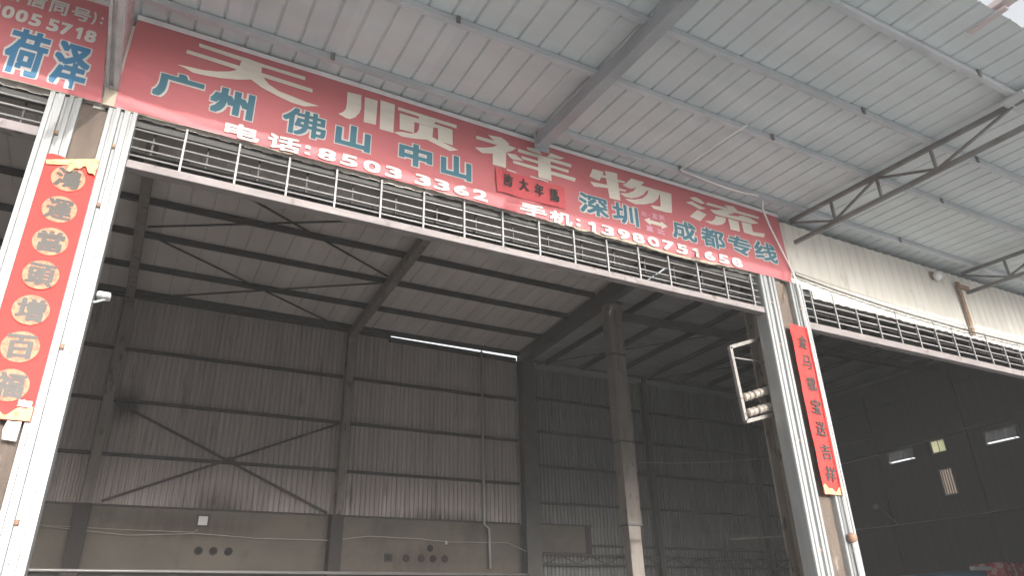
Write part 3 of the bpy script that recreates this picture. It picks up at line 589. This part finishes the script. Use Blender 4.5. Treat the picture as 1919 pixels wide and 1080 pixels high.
for c, x, z, w, h in (('三', 5.19, 6.27, .09, .055), ('-', 5.27, 6.27, .05, .01), ('五', 5.36, 6.28, .09, .07), ('天', 5.47, 6.285, .10, .075), ('直', 5.25, 6.075, .12, .08), ('达', 5.43, 6.075, .12, .08)):
    print_glyph('character', c, x, z, w, h, Yt-.001, .004, 'scribble', sg, 6, wr, jit=.02)
# neighbouring sign
sg2 = banner('shop_sign', 'red sign with outlined blue characters, cut by the picture edge above the medallion banner',
             lambda s, q: (-7.9, -.70-.14*q, 5.845-.01*sin(pi*s), 6.905), lambda X: 5.845-.01*sin(pi*(X+7.9)/7.2), -7.9, -.70, 200, 34)
box('top_batten', -7.9, -.85, -.015, .02, 6.907, 6.95, 'batten', sg2)
for ch, x0, x1 in (('荷', -1.475, -1.165), ('泽', -1.135, -.845)):
    outlined(ch, (x0+x1)/2, 6.138, x1-x0, .50, sg2, 'blue2', .020, .011)
for c, x, w in (('微', -1.56, .15), ('信', -1.372, .15), ('同', -1.20, .135), ('号', -1.028, .15), (')', -.925, .03), (':', -.865, .022)):
    print_glyph('character', c, x, 6.715, w, .15 if c != ':' else .085, Yt-.001, .0045, 'white_print', sg2, 8, wr)
for c, x in zip('80055718', (-1.635, -1.532, -1.434, -1.333, -1.202, -1.104, -1.008, -.914)):
    print_glyph('character', c, x, 6.503, .085 if c != '1' else .05, .135, Yt-.001, .006 if c != '1' else .003, 'white_print', sg2, 8, wr)
# pasted red paper plaque
pl = thing('paper_plaque', 'small red paper with four black brush characters pasted on the big sign', 'paper')
V, F = [], []
for j in range(5):
    for i in range(13):
        X = 3.12+.90*i/12 + .012*(4-j)/4; Z = 6.015+.30*j/4 + .006*sin(i*1.3); V.append((X, -.018-.008*sin(i*.9+j)*(.4 if j else 1), Z))
for j in range(4):
    for i in range(12): a = j*13+i; F.append((a, a+1, a+14, a+13))
mesh('sheet', V, F, 'paper2', pl, True)
for c, x, z, r_ in (('吉', 3.27, 6.195, -.12), ('大', 3.47, 6.19, .05), ('年', 3.67, 6.175, -.06), ('馬', 3.87, 6.16, .1)):
    print_glyph('character', c, x, z, .125, .165, -.031, .0055, 'ink', pl, 6, None, rot=r_, jit=.02, rx=1.4)
for x in (3.32, 3.62, 3.74): poly_print('tape', [[(x-.06, 6.325), (x+.06, 6.318), (x+.06, 6.334), (x-.06, 6.341)]], -.030, 'white_print', pl)

# ---------------------------------------------------------------- strip banners on the pillars
def strip(label, x0, x1, z0, z1, curl, dx=0.0):
    t = thing('strip_banner', label, 'banner'); V, F = [], []; n, m_ = 8, 60
    for j in range(m_+1):
        q = j/m_; z = z0+(z1-z0)*q
        for i in range(n+1):
            s = i/n; c = max(0, (q-.965)/.035)
            V.append((x0+(x1-x0)*s + dx*q, -.022 - .004*sin(9*q+2*s) - .003*sin(31*q+5*s) - c*.03*curl*(1-s*.4), z + (c*.012*sin(9*s)*curl)))
    for j in range(m_):
        for i in range(n): a = j*(n+1)+i; F.append((a, a+1, a+n+2, a+n+1))
    mesh('paper', V, F, 'paper', t, True); return t
cl = strip('wide red strip banner with seven gold medallions beside the main doorway', -.965, -.600, 3.03, 5.19, 1)
def wavy_edge(t, x0, x1, zb, up, y=-.033):
    V, F = [], []
    for i in range(25):
        s = i/24; X = x0+(x1-x0)*s; hgt = .075+.03*sin(7*s+1)+.015*sin(19*s); a, b = (zb, zb+hgt) if up else (zb-hgt, zb)
        V += [(X, y, a), (X, y, b)]
        if i: F.append((2*i-2, 2*i, 2*i+1, 2*i-1))
    mesh('gold_border', V, F, 'gold_edge', t)
wavy_edge(cl, -.962, -.603, 3.032, True); wavy_edge(cl, -.80, -.603, 5.185, False, -.052)
V = [(-.962, -.055, 5.13), (-.85, -.05, 5.17), (-.72, -.055, 5.21), (-.60, -.05, 5.25), (-.60, -.03, 5.17), (-.75, -.035, 5.15), (-.95, -.04, 5.10)]
mesh('curled_top', V, [(0, 6, 5, 1), (1, 5, 4, 2), (2, 4, 3)], 'gold_edge', cl)
for k, (c, z) in enumerate(zip('鴻運當頭增百福', (5.015, 4.724, 4.433, 4.144, 3.854, 3.563, 3.275))):
    v, f = lathe([(0, .119), (1, .119)], (-.779, -.030, z), (-.779, -.0315, z), 36); md = mesh('medallion', v, f, 'gold', cl)
    v, f = lathe([(0, .105), (.5, .108), (1, .105)], (-.779, -.0318, z), (-.779, -.0322, z), 36); 
    o = print_glyph('character', c, -.779, z, .185, .185, -.034, .0065, 'ink_grey', cl, 6, None, jit=.006, rx=1.5, rot=.04*((k % 3)-1)); o.parent = md
print_glyph('stamp', '鴻', -.68, 3.155, .05, .055, -.0345, .003, 'white_print', cl, 6); print_glyph('stamp', '运', -.635, 3.15, .045, .05, -.0345, .003, 'white_print', cl, 6)
cr = strip('narrow red strip banner with black brush characters on the pillar past the main doorway', 7.395, 7.755, 2.99, 5.165, .3)
wavy_edge(cr, 7.40, 7.75, 2.993, True)
for k, (c, z) in enumerate(zip('金马载宝送吉祥', (4.94, 4.657, 4.365, 4.075, 3.79, 3.50, 3.235))):
    print_glyph('character', c, 7.575, z,   .17, .19, -.034, .0036, 'ink', cr, 6, None, jit=.012, rx=1.4, rot=.08*((k % 3)-1), shear=.08)
t = thing('tape_patch', 'crumpled clear tape under the medallion banner', 'tape'); mesh('patch', [(-.74, -.004, 2.90), (-.655, -.012, 2.89), (-.65, -.016, 3.03), (-.70, -.010, 3.025), (-.735, -.014, 3.03), (-.75, -.004, 2.97)], [(0, 1, 2, 3, 4, 5)], 'tape', t)

# ---------------------------------------------------------------- wiring on the facade
t = thing('wire_conduit', 'white plastic conduit bent along the canopy and down past the big sign', 'conduit')
tube('run', [(5.62, -1.45, 6.775), (5.585, -.75, 6.815), (5.58, -.34, 6.838), (5.85, -.325, 6.832), (6.2, -.33, 6.80), (6.6, -.34, 6.79), (6.92, -.34, 6.83)], .011, 'pvc', t, 8)
tube('drop', [(7.08, -.28, 6.90), (7.20, -.14, 6.80), (7.36, -.07, 6.60), (7.56, -.045, 6.2), (7.68, -.03, 5.98), (7.70, -.05, 5.70), (7.705, -.05, 5.2), (7.70, -.055, 4.0), (7.69, -.055, 2.9), (7.69, -.055, 2.54)], .012, 'pvc', t, 8)
tube('lower_run', [(7.69, -.055, 2.47), (7.70, -.055, 1.6), (7.70, -.055, .4)], .012, 'pvc', t, 8); tube('lower_run', [(7.725, -.045, 2.47), (7.735, -.045, 1.6), (7.735, -.045, .4)], .010, 'pvc', t, 8)
v, f = lathe([(0, .035), (.2, .055), (.6, .06), (1, .045)], (7.685, -.012, 2.51), (7.685, -.085, 2.50), 14); mesh('junction', v, f, 'rust', t, True)
tag(tube('cable', [(7.72, -.02, 5.97)] + sag((7.76, .0, 5.965), (10.6, -.01, 5.79), .03, 8, .004) + sag((10.65, -.01, 5.79), (15, -.01, 5.86), .05, 8, .004), .013, 'cable', n=6), 'dark cable drooping along the cream fascia from the big sign', 'cable')
tag(tube('cable', sag((7.73, -.02, 6.0), (15, -.02, 5.92), .11, 12, .003), .007, 'cable_light', n=6), 'thin pale wire along the cream fascia above the dark cable', 'cable')
t = thing('flood_lamp', 'small white lamp fitted inside the main doorway on the bright guide rail', 'lamp')
box('head', -.40, -.30, .10, .19, 4.10, 4.145, 'box', t, .008); box('glass', -.39, -.31, .09, .098, 4.105, 4.14, 'glasspane', t); bar('bracket', (-.41, .15, 4.06), (-.33, .15, 4.10), .02, .012, 'galv_dull', t)
# insulator rack on the steel post
t = thing('insulator_rack', 'angle-iron rack with two rows of porcelain spool insulators beside the steel post', 'insulator rack')
yk = .34
for a, b in (((6.63, yk, 4.84), (7.30, yk, 5.09)), ((6.64, yk, 4.85), (6.70, yk, 3.89)), ((6.70, yk, 3.88), (7.40, yk, 4.08)), ((6.66, yk+.02, 4.72), (7.36, yk+.05, 4.755))):
    w = .045 if a[2] != 4.72 else .014; bar('frame', a, b, w, w, 'rack', t, up=(0, 1, 0))
for (xa, za), (xb_, zb_) in (((6.70, 4.175), (7.26, 4.365)), ((6.73, 3.985), (7.28, 4.155))):
    for k in range(6):
        s = .06 + k*.165 + (.0 if k % 2 else .02); p = Vector((xa+(xb_-xa)*s, yk-.02, za+(zb_-za)*s)); d = Vector((xb_-xa, 0, zb_-za)).normalized()*.036
        v, f = lathe([(0, .022), (.1, .05), (.3, .055), (.42, .03), (.58, .03), (.7, .055), (.9, .05), (1, .022)], p-d, p+d, 14); mesh('insulator', v, f, 'porcelain', t, True)
    tube('spindle', [(xa-.04, yk-.02, za-.013), (xb_+.08, yk-.02, zb_+.027)], .008, 'rust', t, 6)

# ---------------------------------------------------------------- added haze volume, lifts the dark tones like a lens veil
hz = box('haze', -152, 152, -152, 152, -1.5, 12.5, 'yard'); hz.data.materials.clear()
hm = bpy.data.materials.new('veil_haze'); hm.use_nodes = True; hn = hm.node_tree.nodes; hn.clear()
pv = hn.new('ShaderNodeVolumePrincipled'); pv.inputs['Color'].default_value = (.86, .86, .86, 1); pv.inputs['Density'].default_value = .0034
ho = hn.new('ShaderNodeOutputMaterial'); hm.node_tree.links.new(pv.outputs[0], ho.inputs['Volume']); hz.data.materials.append(hm)
tag(hz, 'faint haze added in and around the warehouse to imitate lens veil', 'haze', kind='stuff')
